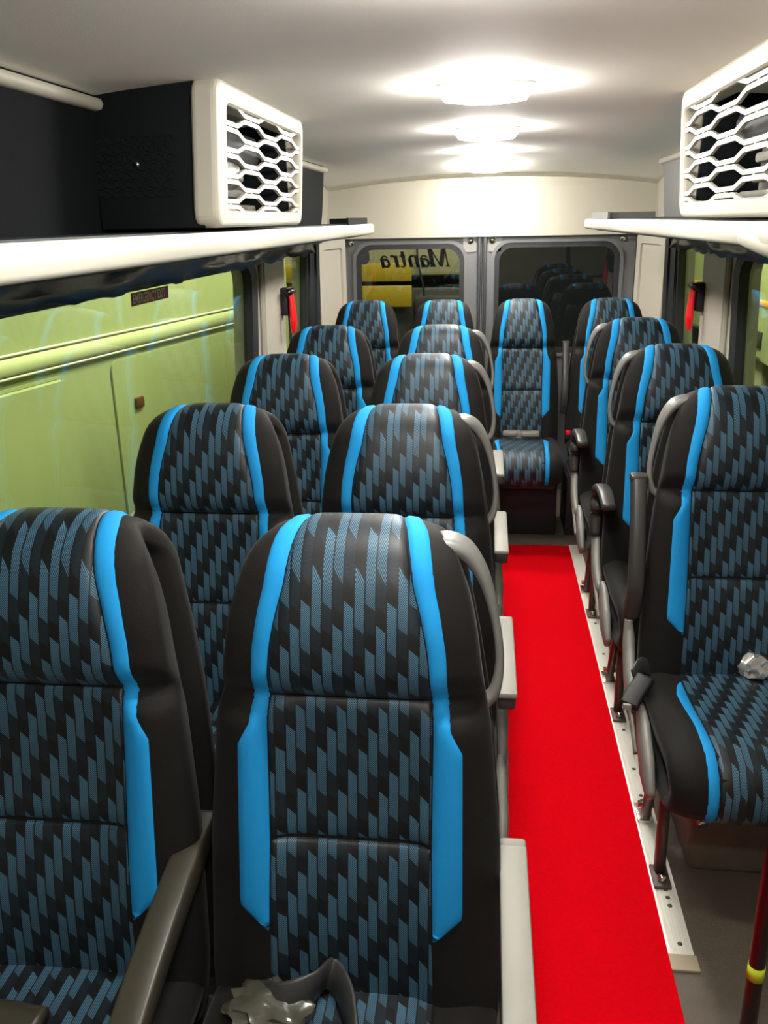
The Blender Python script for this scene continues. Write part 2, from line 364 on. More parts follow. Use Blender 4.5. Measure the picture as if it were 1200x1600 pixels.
# blob in the window corner and lettering on the left rear pane
link('corner_pad', slab('corner_pad', rrect(h0+0.0, h0+0.06, 1.27, 1.35, 0.028), -0.012, 0.004, mpr), 'rubber', d1)
def glyphs(text, h):
    """slanted serif letters as 2D strokes: returns list of (points, half width)"""
    out = []; x = 0; xh = 0.58*h
    def arc(cx, cy, rx, ry, a0, a1, n=10): return [(cx+rx*math.cos(math.radians(a0+(a1-a0)*i/n)), cy+ry*math.sin(math.radians(a0+(a1-a0)*i/n))) for i in range(n+1)]
    for ch in text:
        t, th = 0.085*h, 0.03*h
        if ch == 'M':
            w_ = 0.95*h
            out += [([(x+0.08*h, 0), (x+0.08*h, h)], th), ([(x+0.10*h, h), (x+0.45*h, 0.02*h)], t), ([(x+0.45*h, 0.02*h), (x+0.82*h, h)], th), ([(x+0.84*h, 0), (x+0.84*h, h)], t),
                    ([(x-0.02*h, th), (x+0.2*h, th)], th), ([(x-0.04*h, h-th), (x+0.14*h, h-th)], th), ([(x+0.7*h, th), (x+0.98*h, th)], th), ([(x+0.82*h, h-th), (x+0.98*h, h-th)], th)]
        elif ch == 'a':
            w_ = 0.52*h
            out += [(arc(x+0.22*h, xh*0.36, 0.15*h, xh*0.32, 60, 320), 0.05*h), (arc(x+0.24*h, xh*0.72, 0.15*h, xh*0.24, 160, 10), 0.035*h), ([(x+0.39*h, xh*0.78), (x+0.39*h, 0.03*h), (x+0.48*h, 0.03*h)], 0.07*h)]
        elif ch == 'n':
            w_ = 0.62*h
            out += [([(x+0.12*h, 0), (x+0.12*h, xh)], 0.07*h), (arc(x+0.29*h, xh*0.70, 0.17*h, xh*0.26, 180, 0), 0.04*h), ([(x+0.46*h, xh*0.72), (x+0.46*h, 0)], 0.07*h), ([(x+0.02*h, th), (x+0.22*h, th)], th), ([(x+0.36*h, th), (x+0.56*h, th)], th), ([(x+0.02*h, xh-th), (x+0.12*h, xh-th)], th)]
        elif ch == 't':
            w_ = 0.40*h
            out += [([(x+0.15*h, xh*1.35), (x+0.15*h, 0.1*h)], 0.065*h), (arc(x+0.26*h, 0.12*h, 0.11*h, 0.10*h, 180, 330), 0.035*h), ([(x+0.02*h, xh-th), (x+0.33*h, xh-th)], 0.032*h)]
        elif ch == 'r':
            w_ = 0.46*h
            out += [([(x+0.13*h, 0), (x+0.13*h, xh)], 0.07*h), (arc(x+0.29*h, xh*0.72, 0.15*h, xh*0.24, 180, 50), 0.045*h), ([(x+0.03*h, th), (x+0.25*h, th)], th), ([(x+0.03*h, xh-th), (x+0.13*h, xh-th)], th)]
        x += w_
    return out, x
def strokes_mesh(name, st, mp, d0, d1):
    V, F = [], []
    for pts, hw in st:
        me = ribbon('tmp', pts, hw, d0, d1, mp); k = len(V)
        V += [v.co.copy() for v in me.vertices]; F += [tuple(k+i for i in p.vertices) for p in me.polygons]
        bpy.data.meshes.remove(me)
    return mesh(name, V, F)
st, wd = glyphs('Mantra', 0.105); st = [(p, h*1.3) for p, h in st]
lx = -0.206
ml = link('lettering', strokes_mesh('lettering', st, lambda u, v, d: (lx-(u+0.22*v)*0.385/wd*0.98, YB+0.0215+d, 1.252+v), 0.0, 0.001), 'rubber', d1)
ml['label'] = 'dark serif word Mantra seen mirrored on the pane'

# ------------------------------------------------------------------ luggage shelves
def make_shelf(s, xin, y0, y1, side):
    root = empty('luggage_shelf', (s*(xin+0.2), y0, 1.44)); ox, oy, oz = root.location
    xo = 0.80; r = 0.16; poly = [(xo, y0), (xin, y0)]
    poly += [(xin+r-r*math.cos(math.radians(a)), y1-r*1.2+r*1.2*math.sin(math.radians(a))) for a in range(0, 91, 9)]
    poly += [(xo, y1)]
    if s < 0:
        ztop, zlow = 1.484, 1.438
    else: ztop, zlow = 1.486, 1.445
    bm = bmesh.new()
    # rounded nose: stack of outlines
    prof = [(0.02, ztop-0.004), (0.006, ztop), (0.0, ztop-0.008), (0.0, zlow+0.010), (0.006, zlow+0.002), (0.03, zlow)]
    rows = []
    n = len(poly)
    for ins, z in prof:
        row = []
        for i, (x, y) in enumerate(poly):
            xx = x+ins if x < xo else x
            yy = min(y, y1-ins); row.append(bm.verts.new((s*xx-ox, yy-oy, z-oz)))
        rows.append(row)
    for a, b_ in zip(rows, rows[1:]):
        for i in range(n): bm.faces.new((a[i], a[(i+1) % n], b_[(i+1) % n], b_[i]))
    bm.faces.new(rows[0]); bm.faces.new(rows[-1]); bmesh.ops.recalc_face_normals(bm, faces=bm.faces)
    link('shelf_board', bm_mesh('shelf_board', bm, angle=0.9), 'white_trim', root)
    # dark lining on the board and dark underside
    lin = [(xo, y0), (xin+0.05, y0)]+[(xin+0.05+r-r*math.cos(math.radians(a)), y1-0.04-r*1.2+r*1.2*math.sin(math.radians(a))) for a in range(0, 91, 9)]+[(xo, y1-0.04)]
    link('shelf_lining', slab('shelf_lining', lin, ztop-0.003, ztop+0.002, lambda u, v, d: (s*u-ox, v-oy, d-oz)), 'navy_dark', root)
    link('shelf_underside', slab('shelf_underside', lin, zlow-0.006, zlow+0.001, lambda u, v, d: (s*u-ox, v-oy, d-oz)), 'navy_dark', root)
    # low dark rear lip
    lip = [(xin+0.03+r-r*math.cos(math.radians(a)), y1-0.02-r*1.2+r*1.2*math.sin(math.radians(a))) for a in range(0, 91, 9)]+[(xo-0.05, y1-0.02)]
    lip = [(xin+0.03, y1-0.75)]+lip
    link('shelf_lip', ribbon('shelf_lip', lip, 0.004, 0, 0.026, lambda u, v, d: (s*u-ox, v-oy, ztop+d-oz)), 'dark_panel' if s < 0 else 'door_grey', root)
    return root, (ox, oy, oz)
sl, _ = make_shelf(-1, 0.52, -1.25, 4.28, 'left')
tag(sl, 'long cream-edged luggage shelf above the left windows', 'shelf')
sr, ro = make_shelf(1, 0.42, 1.36, 4.28, 'right')
tag(sr, 'cream-edged luggage shelf above the right windows with bulbous end cap', 'shelf')
link('end_cap', tube('end_cap', [(0.62-ro[0], 1.24-ro[1], 1.455-ro[2]), (0.535-ro[0], 1.30-ro[1], 1.454-ro[2]), (0.475-ro[0], 1.44-ro[1], 1.452-ro[2]), (0.43-ro[0], 1.60-ro[1], 1.465-ro[2])], [0.06, 0.065, 0.055, 0.012], [0.034, 0.036, 0.032, 0.018], seg=16), 'white_trim', sr)
# crumpled dark film hanging under the shelves
def film(s, x, y0, y1, label):
    n = 90; V = []; F = []
    for i in range(n+1):
        y = y0+(y1-y0)*i/n
        jag = 0.004*math.sin(i*0.5)+0.004*math.sin(i*1.3+1)
        for k in range(4):
            V.append((s*(x+0.004*math.sin(i*0.7+k*1.3)+0.006*math.sin(i*0.23+k)+0.003*(random.random()-.5)), y, 1.428-0.023*k+(jag if k == 3 else 0)))
    for i in range(n):
        for k in range(3): a = i*4+k; F.append((a, a+1, a+5, a+4))
    me = mesh('plastic_film', V, F, smooth=True); o = link('plastic_film', me, 'film')
    md = o.modifiers.new('thick', 'SOLIDIFY'); md.thickness = 0.002
    tag(o, label, 'plastic film')
film(-1, 0.805, 0.3, 4.1, 'crumpled dark plastic film hanging under the left luggage shelf')
film(1, 0.805, 1.4, 4.1, 'crumpled dark plastic film hanging under the right luggage shelf')

# ------------------------------------------------------------------ air conditioning units
def make_ac(s, xin, y0, y1, zt, label):
    root = empty('air_conditioner', (s*(xin+0.15), y0, 1.49)); O = Vector(root.location)
    mpx = lambda u, v, d: Vector((s*(xin+d+(v-1.49)*-0.06), u, v))-O
    zb = 1.492
    # body shell: back, top, bottom and ends around an open inner side
    def box(name, lo, hi, mat, bev=0.004):
        lo2 = [min(s*lo[0], s*hi[0])-O.x, lo[1]-O.y, lo[2]-O.z]; hi2 = [max(s*lo[0], s*hi[0])-O.x, hi[1]-O.y, hi[2]-O.z]
        return link(name, rbox(name, lo2, hi2, bev), mat, root)
    box('end_panel', (xin+0.03, y0+0.012, zb), (0.74, y0+0.03, zt+0.01), 'dark_panel')
    box('end_panel', (xin+0.03, y1-0.03, zb), (0.74, y1-0.012, zt), 'dark_panel')
    box('bottom_panel', (xin+0.05, y0+0.02, zb), (0.74, y1-0.02, zb+0.01), 'dark_panel')
    box('inner_panel', (xin+0.16, y0+0.03, zb+0.01), (xin+0.17, y1-0.03, zt), 'coil')
    for k in range(5):
        box('coil_pipe', (xin+0.10+0.01*(k % 2), y0+0.10+0.03*k, zb+0.03+k*0.036), (xin+0.14, y1-0.1-0.05*((k*7) % 3), zb+0.05+k*0.036), 'coil' if k < 3 else 'dark_plastic', 0.006)
    box('blower_motor', (xin+0.07, y0+0.28, zb+0.08), (xin+0.15, y0+0.45, zb+0.15), 'chrome', 0.02)
    box('fan_housing', (xin+0.06, y0+0.12, zb+0.13), (xin+0.15, y1-0.16, zb+0.21), 'black', 0.03)
    # bezel
    gy0, gy1, gz0, gz1 = y0+0.075, y1-0.022, zb+0.032, zt-0.040
    bm_ = ring('bezel', rrect(y0, y1, zb, zt, 0.03, 6), rrect(gy0, gy1, gz0, gz1, 0.018, 6), 0.0, 0.05, mpx)
    ob = link('bezel', bm_, 'cream', root)
    md = ob.modifiers.new('b', 'BEVEL'); md.width = 0.012; md.segments = 3; md.limit_method = 'ANGLE'
    # honeycomb: wavy bars in alternating phase joined by short links
    NB = 8; P = (gz1-gz0)/NB; a = P*0.27; NC = 4.1; cw = (gy1-gy0)/NC
    for k in range(NB+1):
        sg = 1 if k % 2 == 0 else -1; pts = []; z = gz0+k*P; c = 0; y = gy0-0.3*cw
        while y < gy1+cw:
            h = sg*a*(1 if c % 2 == 0 else -1)
            pts += [(y+0.16*cw, z+h), (y+0.84*cw, z+h)]; y += cw; c += 1
        # clip to the opening
        q = []
        for (u0, v0), (u1, v1) in zip(pts, pts[1:]):
            if u1 < gy0 or u0 > gy1: continue
            if u0 < gy0: v0 += (v1-v0)*(gy0-u0)/(u1-u0); u0 = gy0
            if u1 > gy1: v1 = v0+(v1-v0)*(gy1-u0)/(u1-u0); u1 = gy1
            if not q: q.append((u0, v0))
            q.append((u1, v1))
        q = [(u, min(max(v, gz0-0.005), gz1+0.005)) for u, v in q]
        link('grille_bar', ribbon('grille_bar', q, 0.0042, 0.006, 0.013, mpx), 'cream', root)
    for k in range(NB):
        sg = 1 if k % 2 == 0 else -1
        for c in range(6):
            if sg*(1 if c % 2 == 0 else -1) < 0: continue
            y = gy0-0.3*cw+(c+0.5)*cw
            if y < gy0+0.01 or y > gy1-0.01: continue
            link('grille_link', slab('grille_link', [(y-0.005, gz0+k*P+a-0.002), (y+0.005, gz0+k*P+a-0.002), (y+0.005, gz0+(k+1)*P-a+0.002), (y-0.005, gz0+(k+1)*P-a+0.002)], 0.007, 0.012, mpx), 'cream', root)
    # perforated front end: each hole is a real cup in the plate
    if s < 0:
        V, F = [], []; yy = y0+0.012; nx, nz = 8, 7; px, pz = 0.022, 0.0155; X0, Z0 = -(xin+0.085), zb+0.065
        for j in range(nz):
            for i in range(nx):
                cx = X0-px*(i+(0.5 if j % 2 else 0)); cz = Z0+pz*j; n = len(V)
                for k in range(8):
                    an = math.pi*(k+0.5)/4
                    sq = max(abs(math.cos(an)), abs(math.sin(an)))
                    V.append(Vector((cx+px/2*math.cos(an)/sq, yy-0.003, cz+pz/2*math.sin(an)/sq))-O)
                for k in range(8): an = math.pi*(k+0.5)/4; V.append(Vector((cx+0.0075*math.cos(an), yy-0.003, cz+0.0055*math.sin(an)))-O)
                for k in range(8): an = math.pi*(k+0.5)/4; V.append(Vector((cx+0.0068*math.cos(an), yy-0.0003, cz+0.0048*math.sin(an)))-O)
                for k in range(8): l = (k+1) % 8; F += [(n+k, n+l, n+8+l, n+8+k), (n+8+k, n+8+l, n+16+l, n+16+k)]
                F.append(tuple(n+16+k for k in range(8)))
        link('perforated_plate', mesh('perforated_plate', V, F), 'dark_panel', root)
        link('screw', cyl('screw', Vector((-(xin+0.15), yy+0.002, zb+0.115))-O, Vector((-(xin+0.15), yy-0.006, zb+0.115))-O, 0.005), 'chrome', root)
    return tag(root, label, 'air conditioner')
make_ac(-1, 0.505, 1.665, 2.44, 1.752, 'overhead air conditioner with cream honeycomb grille on the left shelf')
make_ac(1, 0.432, 1.30, 2.16, 1.754, 'overhead air conditioner with white honeycomb grille on the right shelf')

# ------------------------------------------------------------------ ceiling lamps
def make_lamp(y, label, first=[None]):
    z = ceil_z(0, y); root = empty('ceiling_lamp', (-0.012, y, z))
    if y > 4.3: root.rotation_euler.x = -0.10
    if first[0] is None:
        n = 32; V, F = [], []
        rings = [(1.06, 0.002), (1.06, -0.003), (1.03, -0.005), (0.97, -0.005)]
        for f, dz in rings:
            for k in range(n):
                a_ = 2*math.pi*k/n; c, s_ = math.cos(a_), math.sin(a_)
                V.append((0.098*f*math.copysign(abs(c)**0.8, c), 0.046*f*math.copysign(abs(s_)**0.8, s_), dz))
        for r in range(3):
            for k in range(n): F.append((r*n+k, r*n+(k+1) % n, (r+1)*n+(k+1) % n, (r+1)*n+k))
        rim = mesh('lamp_rim', V, F, smooth=True)
        V, F = [], []
        for f, dz in ((0.99, -0.003), (0.97, -0.020), (0.87, -0.032), (0.4, -0.038)):
            for k in range(n):
                a_ = 2*math.pi*k/n; c, s_ = math.cos(a_), math.sin(a_)
                V.append((0.098*f*math.copysign(abs(c)**0.8, c), 0.046*f*math.copysign(abs(s_)**0.8, s_), dz))
        for r in range(3):
            for k in range(n): F.append((r*n+k, r*n+(k+1) % n, (r+1)*n+(k+1) % n, (r+1)*n+k))
        F.append(tuple(3*n+k for k in range(n)))
        first[0] = (rim, mesh('diffuser', V, F, smooth=True))
    link('lamp_rim', first[0][0], 'white_trim', root); link('diffuser', first[0][1], 'lamp_glow', root)
    tag(root, label, 'lamp', 'oval lamps along the ceiling')
for y, lab in ((0.14, 'unseen oval ceiling lamp added over the front entrance area'), (1.02, 'unseen oval ceiling lamp added above the foremost seats'), (2.0, 'largest, nearest of the lit oval ceiling lamps'), (2.93, 'second lit oval ceiling lamp from the front'),  # lamps on this line ahead of the visible row are added to brighten nearest seats
               (3.87, 'third, thinnest-looking lit oval ceiling lamp'), (4.52, 'lit oval ceiling lamp nearest the rear panel')):
    make_lamp(y, lab)

# ------------------------------------------------------------------ seats
REC = math.radians(9); SA, CA = math.sin(REC), math.cos(REC)
def upath(y0, z0, dy, dz, L1, r):
    """straight run, half turn away from the normal, straight run back; normal is 90 deg left of travel for the back"""
    ny, nz = (-dz, dy) if abs(dz) > abs(dy) else (0.0, 1.0)
    if abs(dz) <= abs(dy): ny, nz = (dz, -dy)
    def f(t):
        if t <= L1: return (y0+dy*t, z0+dz*t, ny, nz)
        if t <= L1+math.pi*r:
            a = (t-L1)/r; cy, cz = y0+dy*L1-ny*r, z0+dz*L1-nz*r
            my, mz = ny*math.cos(a)+dy*math.sin(a), nz*math.cos(a)+dz*math.sin(a)
            return (cy+my*r, cz+mz*r, my, mz)
        q = t-L1-math.pi*r
        return (y0+dy*L1-ny*2*r-dy*q, z0+dz*L1-nz*2*r-dz*q, -ny, -nz)
    return f
EXP = 3.2
class Skin:
    def __init__(s, path, hw, hf, bump): s.path, s.hw, s.hf, s.bump = path, hw, hf, bump
    def n(s, x, t):
        k = min(1.0, abs(x)/s.hw(t)); return s.hf*(1-k**EXP)**(1/EXP)+s.bump(x, t)
    def p(s, x, t, off=0.0, n=None):
        y, z, ny, nz = s.path(t); n = s.n(x, t) if n is None else n
        return (x, y+(n+off)*ny, z+(n+off)*nz)
def shell(name, sk, ts, hb, nx=18):
    V, F = [], []; per = None
    for t in ts:
        row = []; h = sk.hw(t)
        for i in range(nx+1):
            u = -math.pi/2+math.pi*i/nx; x = h*math.sin(u)*0.9999; row.append(sk.p(x, t))
        for i in range(1, nx):
            u = math.pi/2-math.pi*i/nx; x = h*math.sin(u); k = abs(x)/h
            row.append(sk.p(x, t, n=-hb*(1-k**EXP)**(1/EXP)))
        per = len(row); V += row
    for j in range(len(ts)-1):
        for k in range(per): F.append((j*per+k, j*per+(k+1) % per, (j+1)*per+(k+1) % per, (j+1)*per+k))
    F.append(tuple(range(per))); F.append(tuple((len(ts)-1)*per+k for k in range(per)))
    return mesh(name, V, F, smooth=True)
def panel(name, sk, t0, t1, xl, xr, nt, nx, off=0.002, puff=0.003, edge=0.007, vflip=1):
    V, F, UV = [], [], []
    def sp(n):
        s = [i/n for i in range(n+1)]; return [0.0, 0.008, 0.025]+s[1:-1]+[0.975, 0.992, 1.0]
    S, T = sp(nx), sp(nt)
    def g(d): return min(1.0, d/edge)**0.5
    for tt in T:
        t = t0+(t1-t0)*tt; a, b_ = xl(t), xr(t)
        for ss in S:
            x = a+(b_-a)*ss
            e = g(min((t-t0), (t1-t)))*g(min(x-a, b_-x) if b_ > a else 0)
            V.append(sk.p(x, t, -0.0015+(0.0015+off+puff)*e)); UV.append((x, vflip*t))
    n = len(S)
    for j in range(len(T)-1):
        for i in range(n-1): F.append((j*n+i, j*n+i+1, (j+1)*n+i+1, (j+1)*n+i))
    return mesh(name, V, F, UV, smooth=True)
LB, RB = 0.615, 0.042
bpath = upath(0.0, 0.44, SA, CA, LB, RB)
TA = LB+math.pi*RB/2
_hw = stable([(-0.08, 0.190), (-0.03, 0.203), (0.03, 0.208), (0.25, 0.203), (0.43, 0.187), (0.455, 0.181), (0.50, 0.174), (0.56, 0.166), (0.61, 0.155), (0.65, 0.138), (TA, 0.114)])
hw_back = lambda t: _hw(min(t, 2*TA-t))
def gauss(x, m_, s_): return math.exp(-((x-m_)/s_)**2)
def sstep(a, b_, x):
    k = min(1, max(0, (x-a)/(b_-a))); return k*k*(3-2*k)
def bump_back(x, t):
    if t > TA: return 0.0
    ax = abs(x); lo = 1-sstep(0.42, 0.47, t)
    v = lo*(0.020*gauss(ax, 0.150, 0.045)-0.010*(1-sstep(0.09, 0.125, ax)))
    v += lo*0.010*gauss(t, 0.15, 0.12)*(1-sstep(0.1, 0.14, ax))
    hd = sstep(0.455, 0.50, t)*(1-sstep(0.54, 0.68, t))
    v += 0.019*hd
    v -= 0.007*gauss(t, 0.458, 0.012)
    v -= 0.002*gauss(t, 0.256, 0.008)*(1-sstep(0.1, 0.13, ax))
    return v
BK = Skin(bpath, hw_back, 0.035, bump_back)
inner = stable([(0.0, 0.116), (0.1, 0.113), (0.25, 0.110), (0.43, 0.111), (0.47, 0.108), (0.53, 0.104), (0.58, 0.094), (0.62, 0.083), (0.66, 0.072), (TA, 0.064), (TA+0.04, 0.060)])
outer = table([(0.118, 0.1135), (0.160, 0.154), (0.395, 0.151), (0.425, 0.135), (0.47, 0.131), (0.53, 0.128), (0.58, 0.120), (0.62, 0.111), (0.66, 0.101), (TA, 0.091), (TA+0.04, 0.085)])
LC, RC = 0.40, 0.043
cpath = upath(0.05, 0.428, -1.0, 0.03, LC, RC)
_chw = stable([(-0.02, 0.17), (0.0, 0.192), (0.06, 0.203), (0.3, 0.208), (LC+0.03, 0.205), (LC+0.1, 0.195)])
def bump_c(x, t):
    ax = abs(x)
    if t > LC+math.pi*RC*0.75: return 0.0
    return 0.016*gauss(ax, 0.160, 0.04)*(1-0.6*sstep(LC-0.06, LC+0.06, t))+0.006*gauss(t, 0.33, 0.1)
CU = Skin(cpath, lambda t: _chw(min(t, 2*(LC+math.pi*RC/2)-t)), 0.034, bump_c)
cin = table([(0, 0.118), (LC-0.15, 0.118), (LC, 0.112), (LC+0.13, 0.110)])
cout = table([(0.12, 0.119), (0.145, 0.133), (0.20, 0.146), (0.27, 0.142), (0.33, 0.136), (LC+0.13, 0.134)])
ML = {}
def M(key, fn):
    if key not in ML: ML[key] = fn()
    return ML[key]
def build_shared():
    t_top = 2*TA+0.04
    tsb = [-0.06+0.0094*i for i in range(int((LB+0.06)/0.0094)+1)]+[LB+math.pi*RB*i/14 for i in range(15)]+[LB+math.pi*RB+0.09*i for i in range(1, 8)]
    ML['backrest'] = shell('backrest', BK, tsb, 0.02, 48)
    ML['headrest_panel'] = panel('headrest_panel', BK, 0.460, TA+0.03, lambda t: -inner(t), lambda t: inner(t), 16, 12)
    ML['upper_back_panel'] = panel('upper_back_panel', BK, 0.257, 0.459, lambda t: -inner(t), lambda t: inner(t), 10, 10)
    ML['lower_back_panel'] = panel('lower_back_panel', BK, 0.0, 0.255, lambda t: -inner(t), lambda t: inner(t), 10, 10)
    ML['stripe_l'] = panel('blue_stripe', BK, 0.119, TA+0.03, lambda t: -outer(t), lambda t: -inner(t)-0.0005, 60, 4, 0.002, 0.0015, 0.006)
    ML['stripe_r'] = panel('blue_stripe', BK, 0.119, TA+0.03, lambda t: inner(t)+0.0005, lambda t: outer(t), 60, 4, 0.002, 0.0015, 0.006)
    tc = [0.0+0.02*i for i in range(20)]+[LC+math.pi*RC*i/10 for i in range(11)]+[LC+math.pi*RC+0.08*i for i in range(1, 6)]
    ML['cushion'] = shell('seat_cushion', CU, tc, 0.015, 40)
    ML['cushion_panel'] = panel('cushion_panel', CU, 0.04, LC+0.115, lambda t: -cin(t), lambda t: cin(t), 16, 10, vflip=-1)
    ML['cstripe_l'] = panel('cushion_stripe', CU, 0.121, LC+0.115, lambda t: -cout(t), lambda t: -cin(t)-0.0005, 26, 4, 0.002, 0.0015, 0.006)
    ML['cstripe_r'] = panel('cushion_stripe', CU, 0.121, LC+0.115, lambda t: cin(t)+0.0005, lambda t: cout(t), 26, 4, 0.002, 0.0015, 0.006)
build_shared()
def mx(s, pts): return [(s*x, y, z) for x, y, z in pts]
def make_seat(x, y, label, group, handle=0, arm=None, arm_side=0, cover=0, legs=(-1, 1), sx=1.0, belt=None, armmat='grey', dz=0):
    """handle / arm_side / cover: +1 on the viewer's right side of the seat, -1 on the left"""
    root = empty('passenger_seat', (x, y, dz)); root.scale = (sx, 1, 1)
    def add(name, key, mat, parent=root): return link(name, ML[key], mat, parent)
    b_ = add('backrest', 'backrest', 'black_fabric')
    for nm in ('headrest_panel', 'upper_back_panel', 'lower_back_panel'): add(nm, nm, 'pattern')
    add('blue_stripe', 'stripe_l', 'blue_fabric'); add('blue_stripe', 'stripe_r', 'blue_fabric')
    add('seat_cushion', 'cushion', 'black_fabric'); add('cushion_panel', 'cushion_panel', 'pattern')
    add('cushion_stripe', 'cstripe_l', 'blue_fabric'); add('cushion_stripe', 'cstripe_r', 'blue_fabric')
    link('seat_pan', M('pan', lambda: rbox('seat_pan', (-0.18, -0.30, 0.285), (0.18, 0.08, 0.325), 0.01)), 'dark_plastic', root)
    link('back_cover', M('bcover', lambda: tube('back_cover', [(0, 0.10, 0.34), (0, 0.165, 0.7), (0, 0.21, 1.0)], [0.185, 0.185, 0.13], [0.012, 0.015, 0.01], up=(0, 1, 0), seg=14, sm=3, ee=5)), 'dark_plastic', root)
    if handle:
        s = handle
        link('grab_handle', M('handle%d' % s, lambda: tube('grab_handle', mx(s, [(0.095, 0.125, 1.080), (0.122, 0.128, 1.090), (0.150, 0.126, 1.080), (0.174, 0.118, 1.045), (0.190, 0.106, 0.990), (0.197, 0.096, 0.935), (0.190, 0.088, 0.890), (0.168, 0.085, 0.872)]),
             [0.012, 0.013, 0.012, 0.009, 0.006, 0.006, 0.008, 0.010], [0.024, 0.028, 0.026, 0.020, 0.013, 0.012, 0.013, 0.012], up=(0, 1, 0), seg=12, ee=2.6)), 'handle_grey', root)
    if arm:
        s = arm_side; ax = (0.222 if arm != 'olive' else 0.190)*s
        if arm == 'flat':
            mt = {'grey': 'arm_top', 'olive': 'warm_lit_plastic'}[armmat]
            a_ = link('armrest', M('armf%d' % s, lambda: rbox('armrest', (ax-0.017, -0.245, 0.612), (ax+0.017, 0.085, 0.640), 0.006)), 'dark_plastic', root)
            link('armrest_top', M('armt%d' % s+armmat, lambda: rbox('armrest_top', (ax-0.0195, -0.25, 0.640), (ax+0.0195, 0.075, 0.652), 0.004)), mt, a_)
            link('armrest_hinge', M('armh%d' % s+armmat, lambda: rbox('armrest_hinge', (ax-0.0195, 0.0755, 0.630), (ax+0.0195, 0.094, 0.650), 0.006)), mt, a_)
        elif arm == 'curved':
            link('armrest', M('armc%d' % s, lambda: tube('armrest', [(ax, 0.085, 0.61), (ax, 0.055, 0.672), (ax, -0.02, 0.703), (ax, -0.11, 0.710), (ax, -0.19, 0.696)], [0.018, 0.020, 0.022, 0.022, 0.020], [0.014, 0.014, 0.014, 0.014, 0.012], seg=12, ee=4)), 'dark_plastic', root)
            link('armrest_pivot', M('armp%d' % s, lambda: tube('armrest_pivot', [(ax, 0.06, 0.52), (ax, 0.08, 0.60), (ax, 0.05, 0.63)], [0.014, 0.02, 0.02], [0.02, 0.025, 0.02], seg=10, ee=3)), 'dark_plastic', root)
        elif arm == 'olive':
            a_ = link('armrest', M('armo%d' % s, lambda: tube('armrest', [(ax, 0.09, 0.655), (ax, 0.02, 0.648), (ax, -0.10, 0.630), (ax, -0.22, 0.600), (ax, -0.30, 0.572)], [0.017, 0.021, 0.022, 0.022, 0.021], [0.014, 0.022, 0.020, 0.016, 0.012], seg=16, ee=6)), 'warm_lit_plastic', root)
        elif arm == 'up':
            link('armrest', M('armu%d' % s, lambda: tube('armrest', [(ax, 0.045, 0.585), (ax, 0.02, 0.66), (ax, 0.035, 0.76), (ax, 0.065, 0.86), (ax, 0.085, 0.915)], [0.020, 0.019, 0.018, 0.018, 0.019], [0.022, 0.018, 0.018, 0.018, 0.017], seg=14, up=(0, 1, 0), ee=4)), 'dark_plastic', root)
            link('armrest_cap', M('armuc%d' % s, lambda: rbox('armrest_cap', (ax-0.020, 0.068, 0.905), (ax+0.020, 0.105, 0.925), 0.006)), 'warm_lit_plastic', root)
    if cover:
        s = cover; cx = 0.217*s
        link('side_cover', M('cov%d' % s, lambda: tube('side_cover', [(cx, 0.10, 0.545), (cx, 0.075, 0.49), (cx*1.02, 0.0, 0.43), (cx*1.02, -0.10, 0.39)], [0.020, 0.038, 0.036, 0.026], [0.009, 0.014, 0.014, 0.010], up=(1, 0, 0), seg=14, ee=2.6)), 'grey_plastic', root)
        link('side_cover', M('cov2%d' % s, lambda: tube('side_cover', [(cx, -0.13, 0.425), (cx, -0.18, 0.40), (cx*1.01, -0.26, 0.36), (cx, -0.31, 0.32)], [0.022, 0.042, 0.045, 0.022], [0.008, 0.013, 0.014, 0.009], up=(1, 0, 0), seg=14, ee=2.8)), 'grey_plastic', root)
        link('recline_lever', M('lev%d' % s, lambda: tube('recline_lever', [(cx*1.06, -0.06, 0.40), (cx*1.06, -0.12, 0.375), (cx*1.05, -0.17, 0.335)], 0.012, 0.005, up=(1, 0, 0), seg=8)), 'arm_top', root)
    for s in legs:
        lx_ = 0.150*s
        lf = link('leg', M('legf%d' % s, lambda: tube('leg', [(lx_, -0.16, 0.30), (lx_, -0.165, 0.16), (lx_, -0.17, 0.012)], 0.012, 0.017, sm=1, seg=8, ee=5, up=(0, 1, 0))), 'brown_metal', root)
        link('foot', M('footf%d' % s, lambda: rbox('foot', (lx_-0.020, -0.225, 0.005), (lx_+0.020, -0.150, 0.014), 0.002)), 'brown_metal', lf)
        link('foot_bolt', M('boltf%d' % s, lambda: cyl('foot_bolt', (lx_, -0.205, 0.012), (lx_, -0.205, 0.03), 0.010, 8)), 'chrome', lf)
        lr = link('leg', M('legr%d' % s, lambda: tube('leg', [(lx_, -0.12, 0.31), (lx_, -0.02, 0.16), (lx_, 0.03, 0.012)], 0.011, 0.016, sm=1, seg=8, ee=5, up=(0, 1, 0))), 'brown_metal', root)
        link('foot', M('footr%d' % s, lambda: rbox('foot', (lx_-0.020, 0.01, 0.005), (lx_+0.020, 0.085, 0.014), 0.002)), 'chrome', lr)
        link('foot_bolt', M('boltr%d' % s, lambda: cyl('foot_bolt', (lx_-0.02, 0.03, 0.05), (lx_+0.02, 0.03, 0.05), 0.009, 8)), 'chrome', lr)
    if not legs: link('dark_space_box', M('bench', lambda: rbox('dark_space_box', (-0.205, -0.14, 0.0), (0.205, 0.16, 0.29), 0.006)), 'black', root)  # black box stands in for the dark space under the rear seats
    link('cross_bar', M('xbar', lambda: tube('cross_bar', [(-0.17, -0.1, 0.275), (0.17, -0.1, 0.275)], 0.014, sm=1, seg=8)), 'brown_metal', root)
